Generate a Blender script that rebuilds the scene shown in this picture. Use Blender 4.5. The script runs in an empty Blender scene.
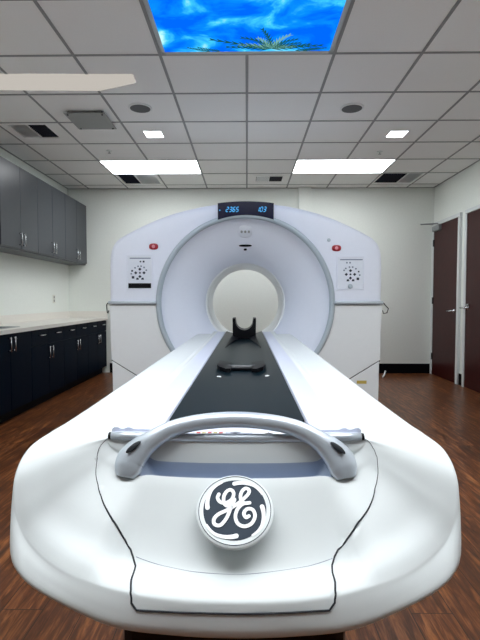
import bpy, bmesh, math, random
from math import sin, cos, pi, radians, sqrt
from mathutils import Vector, Matrix
from mathutils.geometry import delaunay_2d_cdt

random.seed(7)
scene = bpy.context.scene
COL = scene.collection

# ------------------------------------------------------------------ materials
def lin(c):
    out = []
    for v in c:
        v = v / 255.0
        out.append(v / 12.92 if v <= 0.04045 else ((v + 0.055) / 1.055) ** 2.4)
    return tuple(out) + (1.0,)

def mat(name, rgb, rough=0.5, metal=0.0, noise=40.0, var=0.04, bump=0.0, bscale=200.0, coat=0.0, spec=0.5):
    m = bpy.data.materials.new(name); m.use_nodes = True
    nt = m.node_tree; N = nt.nodes; L = nt.links
    b = N['Principled BSDF']
    tc = N.new('ShaderNodeTexCoord')
    nz = N.new('ShaderNodeTexNoise'); nz.inputs['Scale'].default_value = noise
    nz.inputs['Detail'].default_value = 4
    L.new(tc.outputs['Object'], nz.inputs['Vector'])
    mx = N.new('ShaderNodeMix'); mx.data_type = 'RGBA'
    c = lin(rgb)
    mx.inputs[6].default_value = tuple(v * (1 - var) for v in c[:3]) + (1,)
    mx.inputs[7].default_value = tuple(min(1, v * (1 + var)) for v in c[:3]) + (1,)
    L.new(nz.outputs['Fac'], mx.inputs[0]); L.new(mx.outputs[2], b.inputs['Base Color'])
    b.inputs['Roughness'].default_value = rough
    b.inputs['Metallic'].default_value = metal
    b.inputs['Coat Weight'].default_value = coat
    b.inputs['Specular IOR Level'].default_value = spec
    if bump:
        n2 = N.new('ShaderNodeTexNoise'); n2.inputs['Scale'].default_value = bscale
        L.new(tc.outputs['Object'], n2.inputs['Vector'])
        bp = N.new('ShaderNodeBump'); bp.inputs['Strength'].default_value = bump; bp.inputs['Distance'].default_value = 0.002
        L.new(n2.outputs['Fac'], bp.inputs['Height']); L.new(bp.outputs['Normal'], b.inputs['Normal'])
    return m

def emit(name, rgb, strength):
    m = bpy.data.materials.new(name); m.use_nodes = True
    nt = m.node_tree; nt.nodes.clear()
    o = nt.nodes.new('ShaderNodeOutputMaterial'); e = nt.nodes.new('ShaderNodeEmission')
    e.inputs[0].default_value = lin(rgb); e.inputs[1].default_value = strength
    nt.links.new(e.outputs[0], o.inputs[0])
    return m

M = {}
M['wall'] = mat('wall_paint', (238, 242, 236), .65, bump=.15, bscale=120)
M['wall_dark'] = mat('dark_wall_paint', (96, 100, 104), .6)  # unseen front wall, darkened to cut bounce light on the table foot
M['tile'] = mat('ceiling_tile', (246, 246, 245), .9, noise=150, var=.05, bump=.5, bscale=260)
M['tbar'] = mat('grid_metal', (150, 152, 152), .6)
M['white'] = mat('white_gloss_plastic', (214, 220, 221), .45, var=.01, spec=.35)
M['well'] = mat('blue_grey_plastic', (164, 178, 200), .4)  # recess faces set bluer and darker than the white cover
M['white2'] = mat('white_plastic', (232, 235, 236), .42, var=.015)
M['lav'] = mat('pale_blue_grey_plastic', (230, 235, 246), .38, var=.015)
M['rail'] = mat('pale_lavender_rail', (204, 210, 226), .4, var=.015)
M['silver'] = mat('silver_paint', (192, 201, 210), .34, metal=.42, var=.02)
M['ring'] = mat('grey_ring_paint', (178, 190, 198), .4, metal=.15, var=.02)
M['chrome'] = mat('brushed_chrome', (200, 203, 206), .22, metal=1.0)
M['carbon'] = mat('dark_cradle', (8, 24, 31), .3, noise=90, var=.2, spec=.07)
M['black'] = mat('black_plastic', (5, 6, 11), .4, spec=.2)
M['gap'] = mat('dark_gasket', (22, 28, 36), .7)
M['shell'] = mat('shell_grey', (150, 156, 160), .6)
M['navy'] = mat('navy_display_glass', (3, 6, 44), .22, spec=.3)
M['digit'] = emit('cyan_digits', (84, 176, 245), 1.0)
M['cab_up'] = mat('grey_laminate', (66, 70, 76), .32, noise=25, var=.12, spec=.4)
M['cab_low'] = mat('navy_laminate', (2, 15, 31), .5, noise=25, var=.12, spec=.05)  # same laminate as the wall cabinets, weaker light painted in as navy
M['kick'] = mat('black_vinyl', (4, 4, 9), .6, spec=.1)
M['counter'] = mat('cream_counter', (236, 232, 224), .35, noise=120, var=.05)
M['door'] = mat('mahogany', (58, 19, 18), .36, noise=12, var=.3, spec=.25)
M['frame'] = mat('white_trim', (222, 226, 226), .45)
M['red'] = mat('red_button', (158, 22, 40), .35)
M['pink'] = mat('pale_red_symbol', (225, 150, 160), .5)
M['yellow'] = mat('yellow_sticker', (196, 172, 84), .5)
M['panelface'] = mat('panel_face', (226, 231, 240), .35)
M['icon'] = mat('dark_icon', (32, 42, 62), .5)
M['icon2'] = mat('grey_icon', (120, 130, 148), .5)
M['stickw'] = mat('white_sticker', (238, 240, 242), .5)
M['stickr'] = mat('red_print', (190, 90, 90), .5)
M['sticky'] = mat('ochre_print', (190, 180, 120), .5)
M['badge'] = mat('slate_badge', (42, 53, 65), .5, spec=.15)
M['steel'] = mat('steel', (170, 172, 174), .3, metal=.9)
M['grille'] = mat('grille_white', (236, 238, 238), .6)
M['duct'] = mat('dark_duct', (12, 18, 38), .7)
M['speaker'] = mat('speaker_mesh', (92, 94, 96), .7, noise=400, var=.4)
M['lamp'] = emit('troffer_diffuser', (248, 252, 255), 11.0)
M['down'] = emit('downlight_lens', (250, 252, 255), 10.0)
M['pale'] = emit('pale_lens', (196, 190, 182), .9)  # weak glow standing in for a reflection in glass
M['plate'] = mat('grey_plate', (150, 152, 150), .5)
M['ceramic'] = mat('outlet_plastic', (226, 226, 214), .4)

def floor_mat():
    m = bpy.data.materials.new('walnut_planks'); m.use_nodes = True
    nt = m.node_tree; N = nt.nodes; L = nt.links; b = N['Principled BSDF']
    tc = N.new('ShaderNodeTexCoord')
    mp = N.new('ShaderNodeMapping'); mp.inputs['Rotation'].default_value = (0, 0, pi / 2)
    L.new(tc.outputs['Object'], mp.inputs['Vector'])
    br = N.new('ShaderNodeTexBrick'); br.offset = .37
    br.inputs['Color1'].default_value = (0, 0, 0, 1); br.inputs['Color2'].default_value = (1, 1, 1, 1)
    br.inputs['Mortar'].default_value = (.5, .5, .5, 1)
    br.inputs['Scale'].default_value = 1; br.inputs['Mortar Size'].default_value = .0015
    br.inputs['Brick Width'].default_value = 1.2; br.inputs['Row Height'].default_value = .15
    L.new(mp.outputs[0], br.inputs['Vector'])
    m2 = N.new('ShaderNodeMapping'); m2.inputs['Scale'].default_value = (34, 3.2, 1)
    L.new(tc.outputs['Object'], m2.inputs['Vector'])
    add = N.new('ShaderNodeVectorMath'); add.operation = 'ADD'
    sc = N.new('ShaderNodeVectorMath'); sc.operation = 'SCALE'; sc.inputs['Scale'].default_value = 9
    L.new(br.outputs['Color'], sc.inputs[0]); L.new(m2.outputs[0], add.inputs[0]); L.new(sc.outputs[0], add.inputs[1])
    nz = N.new('ShaderNodeTexNoise'); nz.inputs['Scale'].default_value = 1.3; nz.inputs['Detail'].default_value = 7
    nz.inputs['Roughness'].default_value = .65; nz.inputs['Distortion'].default_value = .6
    L.new(add.outputs[0], nz.inputs['Vector'])
    cr = N.new('ShaderNodeValToRGB')
    cr.color_ramp.elements[0].position = .28; cr.color_ramp.elements[0].color = lin((34, 16, 10))
    cr.color_ramp.elements[1].position = .74; cr.color_ramp.elements[1].color = lin((182, 116, 66))
    e = cr.color_ramp.elements.new(.5); e.color = lin((100, 56, 30))
    L.new(nz.outputs['Fac'], cr.inputs[0])
    hs = N.new('ShaderNodeMix'); hs.data_type = 'RGBA'; hs.blend_type = 'MULTIPLY'; hs.inputs[0].default_value = 1
    mr = N.new('ShaderNodeMapRange'); mr.inputs[3].default_value = .72; mr.inputs[4].default_value = 1.1
    L.new(br.outputs['Color'], mr.inputs[0]); L.new(cr.outputs[0], hs.inputs[6]); L.new(mr.outputs[0], hs.inputs[7])
    mo = N.new('ShaderNodeMix'); mo.data_type = 'RGBA'; mo.inputs[7].default_value = lin((22, 10, 8))
    L.new(br.outputs['Fac'], mo.inputs[0]); L.new(hs.outputs[2], mo.inputs[6])
    L.new(mo.outputs[2], b.inputs['Base Color'])
    b.inputs['Roughness'].default_value = .33
    bp = N.new('ShaderNodeBump'); bp.inputs['Strength'].default_value = .25; bp.inputs['Distance'].default_value = .002
    L.new(nz.outputs['Fac'], bp.inputs['Height']); L.new(bp.outputs[0], b.inputs['Normal'])
    return m
M['floor'] = floor_mat()

def sky_mat():
    m = bpy.data.materials.new('sky_picture'); m.use_nodes = True
    nt = m.node_tree; N = nt.nodes; L = nt.links; N.clear()
    o = N.new('ShaderNodeOutputMaterial'); e = N.new('ShaderNodeEmission')
    tc = N.new('ShaderNodeTexCoord')
    nz = N.new('ShaderNodeTexNoise'); nz.inputs['Scale'].default_value = 4.2; nz.inputs['Detail'].default_value = 7
    nz.inputs['Roughness'].default_value = .55; nz.inputs['Distortion'].default_value = .5
    mp = N.new('ShaderNodeMapping'); mp.inputs['Location'].default_value = (3.3, 1.1, 0); mp.inputs['Scale'].default_value = (.8, 1.1, 1)
    L.new(tc.outputs['Object'], mp.inputs[0]); L.new(mp.outputs[0], nz.inputs['Vector'])
    cr = N.new('ShaderNodeValToRGB'); r = cr.color_ramp
    r.elements[0].position = .40; r.elements[0].color = lin((0, 96, 236))
    r.elements[1].position = .72; r.elements[1].color = lin((190, 242, 250))
    x = r.elements.new(.52); x.color = lin((8, 134, 250))
    x = r.elements.new(.60); x.color = lin((60, 190, 250))
    L.new(nz.outputs['Fac'], cr.inputs[0]); L.new(cr.outputs[0], e.inputs[0]); e.inputs[1].default_value = 1.15
    L.new(e.outputs[0], o.inputs[0])
    return m
M['sky'] = sky_mat()
M['palm'] = emit('palm_print', (22, 84, 84), 1.0)
M['palm2'] = emit('palm_print_light', (120, 176, 160), 1.0)

# ------------------------------------------------------------------ helpers
def wloc(o):
    v = Vector((0, 0, 0))
    while o is not None:
        v += o.location; o = o.parent
    return v

def setp(o, label=None, cat=None, group=None, kind=None):
    if label: o['label'] = label
    if cat: o['category'] = cat
    if group: o['group'] = group
    if kind: o['kind'] = kind
    return o

def thing(name, label, cat, loc, group=None):
    o = bpy.data.objects.new(name, None); COL.objects.link(o); o.location = loc
    o.empty_display_size = .05
    return setp(o, label, cat, group)

def obj(name, bm, m, parent=None, smooth=False, label=None, loc=None, kind=None, mats=None):
    """bm is in world coordinates; the mesh is stored relative to its parent / loc."""
    off = wloc(parent) if parent is not None else Vector(loc or (0, 0, 0))
    if parent is not None and loc is not None:
        off = Vector(loc)
    bmesh.ops.translate(bm, verts=bm.verts, vec=-off)
    bmesh.ops.recalc_face_normals(bm, faces=bm.faces)
    me = bpy.data.meshes.new(name); bm.to_mesh(me); bm.free()
    for mm in (mats or [m]): me.materials.append(mm)
    if smooth:
        for p in me.polygons: p.use_smooth = True
    o = bpy.data.objects.new(name, me); COL.objects.link(o)
    if parent is not None:
        o.parent = parent; o.location = off - wloc(parent)
    else:
        o.location = off
    if label: o['label'] = label
    if kind: o['kind'] = kind
    return o

def smooth_angle(o, deg=35):
    me = o.data
    bm = bmesh.new(); bm.from_mesh(me)
    for f in bm.faces: f.smooth = True
    for e in bm.edges:
        e.smooth = not (len(e.link_faces) == 2 and e.calc_face_angle(0) > radians(deg))
    bm.to_mesh(me); bm.free()
    return o

def add_box(bm, a, b, bev=0.0, seg=2):
    r = bmesh.ops.create_cube(bm, size=1)
    vs = r['verts']
    for v in vs:
        v.co = Vector(((a[i] + b[i]) / 2 + v.co[i] * (b[i] - a[i])) for i in range(3))
    if bev:
        es = list({e for v in vs for e in v.link_edges})
        bmesh.ops.bevel(bm, geom=es, offset=bev, segments=seg, profile=.5, affect='EDGES')
    return bm

def box(a, b, bev=0.0, seg=2):
    return add_box(bmesh.new(), a, b, bev, seg)

def add_poly(bm, pts, vec, bev=0.0):
    """closed polygon of 3D points extruded by vec"""
    vs = [bm.verts.new(p) for p in pts]
    f = bm.faces.new(vs)
    r = bmesh.ops.extrude_face_region(bm, geom=[f])
    nv = [g for g in r['geom'] if isinstance(g, bmesh.types.BMVert)]
    bmesh.ops.translate(bm, verts=nv, vec=vec)
    if bev:
        es = list({e for v in vs for e in v.link_edges if all(x in vs for x in e.verts)})
        bmesh.ops.bevel(bm, geom=es, offset=bev, segments=2, profile=.5, affect='EDGES')
    return bm

def poly(pts, vec, bev=0.0):
    return add_poly(bmesh.new(), pts, vec, bev)

def add_tube(bm, pts, rad, n=10, closed=False, cap=True):
    pts = [Vector(p) for p in pts]
    if not isinstance(rad, (list, tuple)): rad = [rad] * len(pts)
    rings = []; prev = None
    K = len(pts)
    for i, p in enumerate(pts):
        if closed: t = pts[(i + 1) % K] - pts[i - 1]
        else: t = pts[min(i + 1, K - 1)] - pts[max(i - 1, 0)]
        t.normalize()
        if prev is None:
            a = Vector((0, 0, 1)) if abs(t.z) < .9 else Vector((1, 0, 0))
            u = t.cross(a).normalized()
        else:
            u = (prev - t * prev.dot(t)).normalized()
        prev = u; w = t.cross(u)
        rings.append([bm.verts.new(p + (u * cos(2 * pi * k / n) + w * sin(2 * pi * k / n)) * rad[i]) for k in range(n)])
    rng = range(K if closed else K - 1)
    for i in rng:
        A, B = rings[i], rings[(i + 1) % K]
        for k in range(n):
            bm.faces.new((A[k], A[(k + 1) % n], B[(k + 1) % n], B[k]))
    if cap and not closed:
        bm.faces.new(rings[0]); bm.faces.new(rings[-1][::-1])
    return bm

def tube(pts, rad, n=10, closed=False): return add_tube(bmesh.new(), pts, rad, n, closed)

def lathe_y(prof, cx, cz, n=96, a0=0.0, a1=2 * pi, closed_prof=False):
    """profile [(Y, r)] turned about the axis parallel to Y through (cx, cz)"""
    bm = bmesh.new(); full = abs(a1 - a0 - 2 * pi) < 1e-6
    cnt = n if full else n + 1
    R = []
    for j in range(cnt):
        a = a0 + (a1 - a0) * j / n
        R.append([bm.verts.new((cx + r * cos(a), y, cz + r * sin(a))) for y, r in prof])
    K = len(prof)
    for j in range(n):
        A, B = R[j], R[(j + 1) % cnt]
        for i in range(K if closed_prof else K - 1):
            q = (i + 1) % K
            bm.faces.new((A[i], A[q], B[q], B[i]))
    if closed_prof and not full:
        bm.faces.new(R[0]); bm.faces.new(R[-1][::-1])
    return bm

def disc_stack(c, n, rads, k=24):
    """rads: [(offset along n, radius)], closed both ends"""
    bm = bmesh.new(); c = Vector(c); n = Vector(n).normalized()
    a = Vector((0, 0, 1)) if abs(n.z) < .9 else Vector((1, 0, 0))
    u = n.cross(a).normalized(); w = n.cross(u)
    R = [[bm.verts.new(c + n * d + (u * cos(2 * pi * i / k) + w * sin(2 * pi * i / k)) * r) for i in range(k)] for d, r in rads]
    for A, B in zip(R, R[1:]):
        for i in range(k): bm.faces.new((A[i], A[(i + 1) % k], B[(i + 1) % k], B[i]))
    bm.faces.new(R[0]); bm.faces.new(R[-1][::-1])
    return bm

def copy_tree(o, loc=None, parent=None):
    c = o.copy(); COL.objects.link(c)
    if parent is not None: c.parent = parent
    if loc is not None: c.location = loc
    for ch in list(o.children): copy_tree(ch, None, c)
    return c

def struct(name, bm, m, **k): return obj(name, bm, m, kind='structure', **k)

# ------------------------------------------------------------------ the room
XL, XR, YB, YF, CH = -2.78, 2.87, 7.2, -2.6, 2.86
struct('floor', box((XL - .1, YF - .1, -.08), (XR + .1, YB + .1, 0)), M['floor'])
struct('wall_left', box((XL - .1, YF - .1, 0), (XL, YB + .1, CH + .3)), M['wall'])
struct('wall_right', box((XR, YF - .1, 0), (XR + .1, YB + .1, CH + .3)), M['wall'])
struct('wall_back', box((XL, YB, 0), (XR, YB + .1, CH + .3)), M['wall'])
struct('wall_front', box((XL, YF - .1, 0), (XR, YF, CH + .3)), M['wall_dark'])
struct('trim_1', box((.79, YB - .07, 0), (.98, YB, CH), .004), M['wall'])      # shallow column on the back wall
struct('baseboard_back', add_box(box((-2.15, YB - .015, 0), (.79, YB, .15)), (.98, YB - .015, 0), (XR, YB, .15)), M['kick'])
struct('baseboard_right', box((XR - .014, 6.105, 0), (XR, 6.235, .15)), M['kick'])

T = .61; Y0 = 3.31
xs = sorted({XL, XR} | {k * T for k in range(-4, 5)})
ys = sorted({YF, YB} | {Y0 + k * T for k in range(-9, 7) if YF < Y0 + k * T < YB})
def cell(xa, ya): return (round((xa) / T), round((ya - Y0) / T))
light_cells = set()
troffers = [(-3, 4), (1, 4), (-3, -5), (1, -5), (-3, -3), (1, -3), (-1, -5)]  # all after the first pair are unseen, added to brighten table and gantry
for cx, cy in troffers:
    light_cells |= {(cx, cy), (cx + 1, cy)}
sky_cells = {(-1, -1), (0, -1), (-1, -2), (0, -2)}
vent_cells = {(-4, 2), (-3, 5), (3, 5)}
bm = bmesh.new()
for i in range(len(xs) - 1):
    for j in range(len(ys) - 1):
        xm, ym = (xs[i] + xs[i + 1]) / 2, (ys[j] + ys[j + 1]) / 2
        c = (math.floor(xm / T), math.floor((ym - Y0) / T))
        if c in light_cells or c in sky_cells or c in vent_cells: continue
        g = .009
        add_box(bm, (xs[i] + g, ys[j] + g, CH), (xs[i + 1] - g, ys[j + 1] - g, CH + .015))
add_box(bm, (XL, YF, CH + .16), (XR, YB, CH + .2))
struct('ceiling', bm, M['tile'])
bm = bmesh.new()
for k in range(-4, 5):
    x = k * T
    for j in range(len(ys) - 1):
        row = math.floor(((ys[j] + ys[j + 1]) / 2 - Y0) / T)
        if any(k == c + 1 and row == r_ for c, r_ in troffers) or (k == 0 and row in (-1, -2)): continue
        add_box(bm, (x - .0105, ys[j], CH - .004), (x + .0105, ys[j + 1], CH + .006))
for y in ys[1:-1]: add_box(bm, (XL, y - .0105, CH - .0035), (XR, y + .0105, CH + .0055))
add_box(bm, (XL, YF, CH - .004), (XL + .022, YB, CH)); add_box(bm, (XR - .022, YF, CH - .004), (XR, YB, CH))
add_box(bm, (XL, YB - .022, CH - .004), (XR, YB, CH))
# the bars stop at the fittings that fill two cells
struct('trim_2', bm, M['tbar'])

# ---- troffers
def troffer(cx, cy, label):
    x0, y0 = cx * T, Y0 + cy * T
    t = thing('ceiling_light', label, 'ceiling light', (x0 + T, y0 + T / 2, CH), 'recessed ceiling lights')
    bm = bmesh.new()
    a, b_, c, d = x0 + .008, x0 + 2 * T - .008, y0 + .008, y0 + T - .008
    w = .006
    for p, q in (((a, c), (b_, c + w)), ((a, d - w), (b_, d)), ((a, c), (a + w, d)), ((b_ - w, c), (b_, d))):
        add_box(bm, (p[0], p[1], CH - .006), (q[0], q[1], CH + .05), .002, 1)
    obj('frame', bm, M['grille'], t)
    obj('diffuser', box((a + w - .003, c + w - .003, CH - .004), (b_ - w + .003, d - w + .003, CH + .01), .003), M['lamp'], t)
    return t
labels = ['long recessed ceiling light left of the gantry, above its left shoulder',
          'long recessed ceiling light right of the gantry, above its right shoulder',
          'recessed ceiling light high above the table foot end on the left, out of view',
          'recessed ceiling light high above the table foot end on the right, out of view',
          'recessed ceiling light left of the sky picture, out of view',
          'recessed ceiling light right of the sky picture, out of view',
          'recessed ceiling light straight above the foot end of the table, out of view']
troffers_on = [0, 1, 2, 3, 4, 5, 6]
for i in troffers_on: troffer(troffers[i][0], troffers[i][1], labels[i])

# ---- small square lights
def downlight(x, y, label):
    t = thing('downlight', label, 'downlight', (x, y, CH), 'small square downlights')
    s = .088
    bm = bmesh.new()
    for p, q in (((-s - .012, -s - .012), (s + .012, -s)), ((-s - .012, s), (s + .012, s + .012)), ((-s - .012, -s), (-s, s)), ((s, -s), (s + .012, s))):
        add_box(bm, (x + p[0], y + p[1], CH - .005), (x + q[0], y + q[1], CH))
    obj('bezel', bm, M['grille'], t)
    obj('lens', box((x - s, y - s, CH - .004), (x + s, y + s, CH - .0005), .001), M['down'], t)
downlight(-.965, 4.86, 'small square white downlight left of the scanner centre line')
downlight(1.555, 4.89, 'small square white downlight at the right, above the doors side')

# ---- round ceiling speakers
def speaker(x, y, label):
    t = thing('ceiling_speaker', label, 'speaker', (x, y, CH), 'round ceiling speakers')
    obj('rim', disc_stack((x, y, CH - .0), (0, 0, -1), [(0, .105), (.008, .105), (.011, .099), (.011, .09), (.006, .088)], 40), M['grille'], t, True)
    obj('grille', disc_stack((x, y, CH - .005), (0, 0, -1), [(0, .092), (.005, .092), (.009, .07), (.010, .0)][:3], 40), M['speaker'], t)
speaker(-.955, 4.2, 'round grey ceiling speaker in the left half of the ceiling')
speaker(.94, 4.23, 'round grey ceiling speaker in the right half of the ceiling')

# ---- sprinklers
def sprinkler(x, y, label):
    t = thing('sprinkler', label, 'sprinkler', (x, y, CH), 'ceiling sprinklers')
    obj('escutcheon', disc_stack((x, y, CH), (0, 0, -1), [(-.003, .034), (.004, .034), (.01, .02), (.012, .01)], 24), M['frame'], t, True)
    obj('deflector', disc_stack((x, y, CH - .012), (0, 0, -1), [(0, .006), (.016, .006), (.017, .018), (.019, .018)], 20), M['steel'], t)
sprinkler(-1.585, 5.38, 'small white sprinkler head left, in front of the left long light')
sprinkler(1.54, 5.46, 'small white sprinkler head right, in front of the right long light')

# ---- air vents
def vent(x0, y0, x1, y1, label, halves, tile=None):
    t = thing('air_vent', label, 'air vent', ((x0 + x1) / 2, (y0 + y1) / 2, CH), 'ceiling air vents')
    bm = bmesh.new()
    if tile:
        X0, Yy0, X1, Yy1 = tile
    else:
        X0, Yy0, X1, Yy1 = x0 - .03, y0 - .03, x1 + .03, y1 + .03
    zb, zt = (CH - .004, CH + .012) if tile else (CH - .008, CH - .001)
    for p, q in (((X0, Yy0), (X1, y0)), ((X0, y1), (X1, Yy1)), ((X0, y0), (x0, y1)), ((x1, y0), (X1, y1))):
        add_box(bm, (p[0], p[1], zb), (q[0], q[1], zt))
    xm = x0 + (x1 - x0) * halves[2]
    add_box(bm, (xm - .004, y0, zb), (xm + .004, y1, zt))
    obj('frame', bm, M['tile'], t)
    zd = CH + .1 if tile else CH - .0015
    obj('duct', box((x0, y0, zd), (x1, y1, zd + .0012 + (.02 if tile else 0))), M['duct'], t)
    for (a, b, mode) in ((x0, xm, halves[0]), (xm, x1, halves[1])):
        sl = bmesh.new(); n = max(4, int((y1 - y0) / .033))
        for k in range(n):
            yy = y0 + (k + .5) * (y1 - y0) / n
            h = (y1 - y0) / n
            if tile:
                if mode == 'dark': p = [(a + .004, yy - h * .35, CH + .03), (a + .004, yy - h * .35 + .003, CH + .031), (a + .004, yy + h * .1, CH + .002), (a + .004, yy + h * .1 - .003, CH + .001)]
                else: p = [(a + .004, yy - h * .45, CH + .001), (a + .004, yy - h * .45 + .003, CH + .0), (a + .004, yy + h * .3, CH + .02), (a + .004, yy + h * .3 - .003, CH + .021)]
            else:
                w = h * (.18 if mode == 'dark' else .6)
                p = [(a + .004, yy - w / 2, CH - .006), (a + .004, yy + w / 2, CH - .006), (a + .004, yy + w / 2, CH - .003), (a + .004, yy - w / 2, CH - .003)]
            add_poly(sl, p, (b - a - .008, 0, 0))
        obj('louvre', sl, M['duct'] if mode == 'dark' else M['grille'], t)  # slats of the dark half take the duct colour as painted shade
g = .012
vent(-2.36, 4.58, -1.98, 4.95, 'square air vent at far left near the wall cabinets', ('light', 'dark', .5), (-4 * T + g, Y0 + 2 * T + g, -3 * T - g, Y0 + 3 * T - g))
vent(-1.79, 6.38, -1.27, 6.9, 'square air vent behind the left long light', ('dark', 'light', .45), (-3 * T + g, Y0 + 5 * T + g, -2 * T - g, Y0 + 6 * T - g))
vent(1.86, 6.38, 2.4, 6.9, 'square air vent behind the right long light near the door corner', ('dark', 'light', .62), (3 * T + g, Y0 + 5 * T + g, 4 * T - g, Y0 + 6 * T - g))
vent(.13, 6.5, .5, 6.78, 'small narrow air vent above the gantry display', ('light', 'dark', .5))

# ---- plate under the ceiling
t = thing('mounting_plate', 'grey square metal plate bolted under the ceiling beside the left vent', 'mounting plate', (-1.48, 4.44, CH))
obj('plate', box((-1.665, 4.24, 2.83), (-1.29, 4.64, 2.838), .002), M['plate'], t)
for x, y in ((-1.635, 4.27), (-1.32, 4.27), (-1.635, 4.61), (-1.32, 4.61)):
    obj('standoff', tube([(x, y, CH - .004), (x, y, 2.822)], .008, 8), M['black'], t)

# ---- reflection in glass at far left, built as a glowing slab
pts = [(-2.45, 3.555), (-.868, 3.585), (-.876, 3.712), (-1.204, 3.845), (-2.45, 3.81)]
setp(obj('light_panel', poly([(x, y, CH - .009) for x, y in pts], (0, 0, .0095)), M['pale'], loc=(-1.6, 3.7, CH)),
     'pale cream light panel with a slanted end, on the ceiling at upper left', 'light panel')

# ---- sky picture panel
t = thing('sky_panel', 'backlit blue sky and palm picture set in the ceiling', 'light panel', (0, 2.7, CH))
x0, x1, y0, y1 = -T + .012, T - .012, Y0 - 2 * T + .012, Y0 - .012
bm = bmesh.new(); w = .03
for p, q in (((x0, y0), (x1, y0 + w)), ((x0, y1 - w), (x1, y1)), ((x0, y0), (x0 + w, y1)), ((x1 - w, y0), (x1, y1))):
    add_box(bm, (p[0], p[1], CH - .007), (q[0], q[1], CH + .04), .003, 1)
obj('frame', bm, M['steel'], t)
bm = box((x0 + w, y0 + w, CH - .0055), (x1 - w, y1 - w, CH + .0))
for f in bm.faces: f.material_index = 0
def frond(cx, cy, ang, ln, bend, mi, wid=.03):
    pts = []
    for i in range(9):
        s = i / 8; a = ang + bend * s
        pts.append((cx + ln * s * cos(ang + bend * s * .5), cy + ln * s * sin(ang + bend * s * .5), a))
    for i in range(8):
        x, y, a = pts[i]; x2, y2, _ = pts[i + 1]
        wl = wid * (1 - .75 * (i / 8)) + .006
        for sd in (-1, 1):
            tip = (x2 + cos(a + sd * .75) * wl, y2 + sin(a + sd * .75) * wl)
            vs = [bm.verts.new((px, py, CH - .0063)) for px, py in ((x, y), (x2, y2), tip)]
            f = bm.faces.new(vs); f.material_index = mi
pc = (.165, 3.235)
for a, l, b, mi in ((-92, .24, -.5, 1), (-78, .2, .8, 2), (-120, .24, -.9, 1), (-150, .22, -.6, 2), (-172, .3, -.1, 1), (-60, .2, .9, 1),
                    (-35, .2, .5, 1), (-12, .26, .0, 1), (-25, .16, .6, 2), (-165, .42, .05, 1), (-8, .34, .05, 1), (-105, .16, -.7, 2)):
    frond(pc[0], pc[1] , radians(a), l, b, mi, .05)
for x in (-.25, -.18, .38, .33): frond(x, 3.262, radians(-165 if x < 0 else -15), .16, .1, 1, .03)
obj('picture', bm, None, t, mats=[M['sky'], M['palm'], M['palm2']])

# ------------------------------------------------------------------ doors
def door(n, ya, yb, hinge_far, fa, fb):
    """door leaf from ya (near) to yb (far) on the right wall"""
    d = struct('door_%d' % n, box((XR - .03, ya, .008), (XR - .002, yb, 2.25), .002), M['door'], loc=(XR, ya, 0))
    fr = bmesh.new()
    add_box(fr, (XR - .038, fa, 0), (XR - .0005, ya - .004, 2.25), .003)
    add_box(fr, (XR - .038, yb + .004, 0), (XR - .0005, fb, 2.25), .003)
    add_box(fr, (XR - .038, fa, 2.255), (XR - .0005, fb, 2.305), .003)
    obj('door_frame', fr, M['frame'], d)
    return d
d1 = door(1, 6.30, 7.10, True, 6.24, 7.16)
for z in (2.0, 1.13, .28):
    obj('hinge', add_tube(box((XR - .034, 7.075, z - .05), (XR - .029, 7.105, z + .05)), [(XR - .037, 7.103, z - .05), (XR - .037, 7.103, z + .05)], .007, 8), M['black'], d1)
def lever(y, z, sgn, par, m):
    bm = disc_stack((XR - .03, y, z), (-1, 0, 0), [(0, .027), (.008, .026), (.01, .012), (.045, .011)], 20)
    add_tube(bm, [(XR - .07, y, z), (XR - .082, y + sgn * .012, z), (XR - .082, y + sgn * .12, z - .004)], [.011, .011, .008], 10)
    obj('door_handle', bm, m, par, True)
lever(6.37, .99, 1, d1, M['chrome'])
cl = obj('door_closer', box((XR - .075, 6.82, 2.165), (XR - .03, 7.07, 2.245), .006), M['steel'], d1)
obj('closer_arm', add_tube(tube([(XR - .055, 6.90, 2.25), (XR - .055, 6.90, 2.268), (2.60, 7.0, 2.268)], .009, 8), [(2.60, 7.0, 2.272), (XR - .03, 7.12, 2.285)], .008, 8), M['steel'], cl)
d2 = door(2, 5.14, 6.04, False, 5.08, 6.10)
lever(5.97, 1.04, 1, d2, M['chrome'])
obj('lock', add_tube(disc_stack((XR - .03, 5.97, 1.07), (-1, 0, 0), [(0, .022), (.02, .021), (.024, .012)], 18), [(XR - .05, 5.975, 1.07), (XR - .06, 6.02, 1.04)], .006, 8), M['steel'], d2, True)

# ------------------------------------------------------------------ cabinets
MOD = .84
def bar_pull(p, q, out):
    p, q, out = Vector(p), Vector(q), Vector(out)
    bm = bmesh.new(); d = (q - p).normalized() * .008
    add_tube(bm, [p, p + out, p + out + d * .2, ], .0055, 8)
    add_tube(bm, [q, q + out, q + out - d * .2], .0055, 8)
    add_tube(bm, [p + out - d, q + out + d], .0065, 8)
    return bm
XU = -2.49
def wall_cab(y0, label):
    t = thing('wall_cabinet', label, 'cabinet', (XL, y0, 1.70), 'grey wall cabinets')
    b = box((XL, y0 + .002, 1.68), (XU - .02, y0 + MOD - .002, 2.60), .002)
    obj('body', b, M['cab_up'], t)
    for k in (0, 1):
        ya = y0 + .003 + k * MOD / 2; yb = y0 + (k + 1) * MOD / 2 - .003
        d = obj('door', box((XU - .019, ya, 1.70), (XU, yb, 2.595), .002), M['cab_up'], t)
        yh = y0 + MOD / 2 + (-.04 if k == 0 else .04)
        obj('handle', bar_pull((XU, yh, 1.745), (XU, yh, 1.87), (.03, 0, 0)), M['chrome'], d, True)
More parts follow.
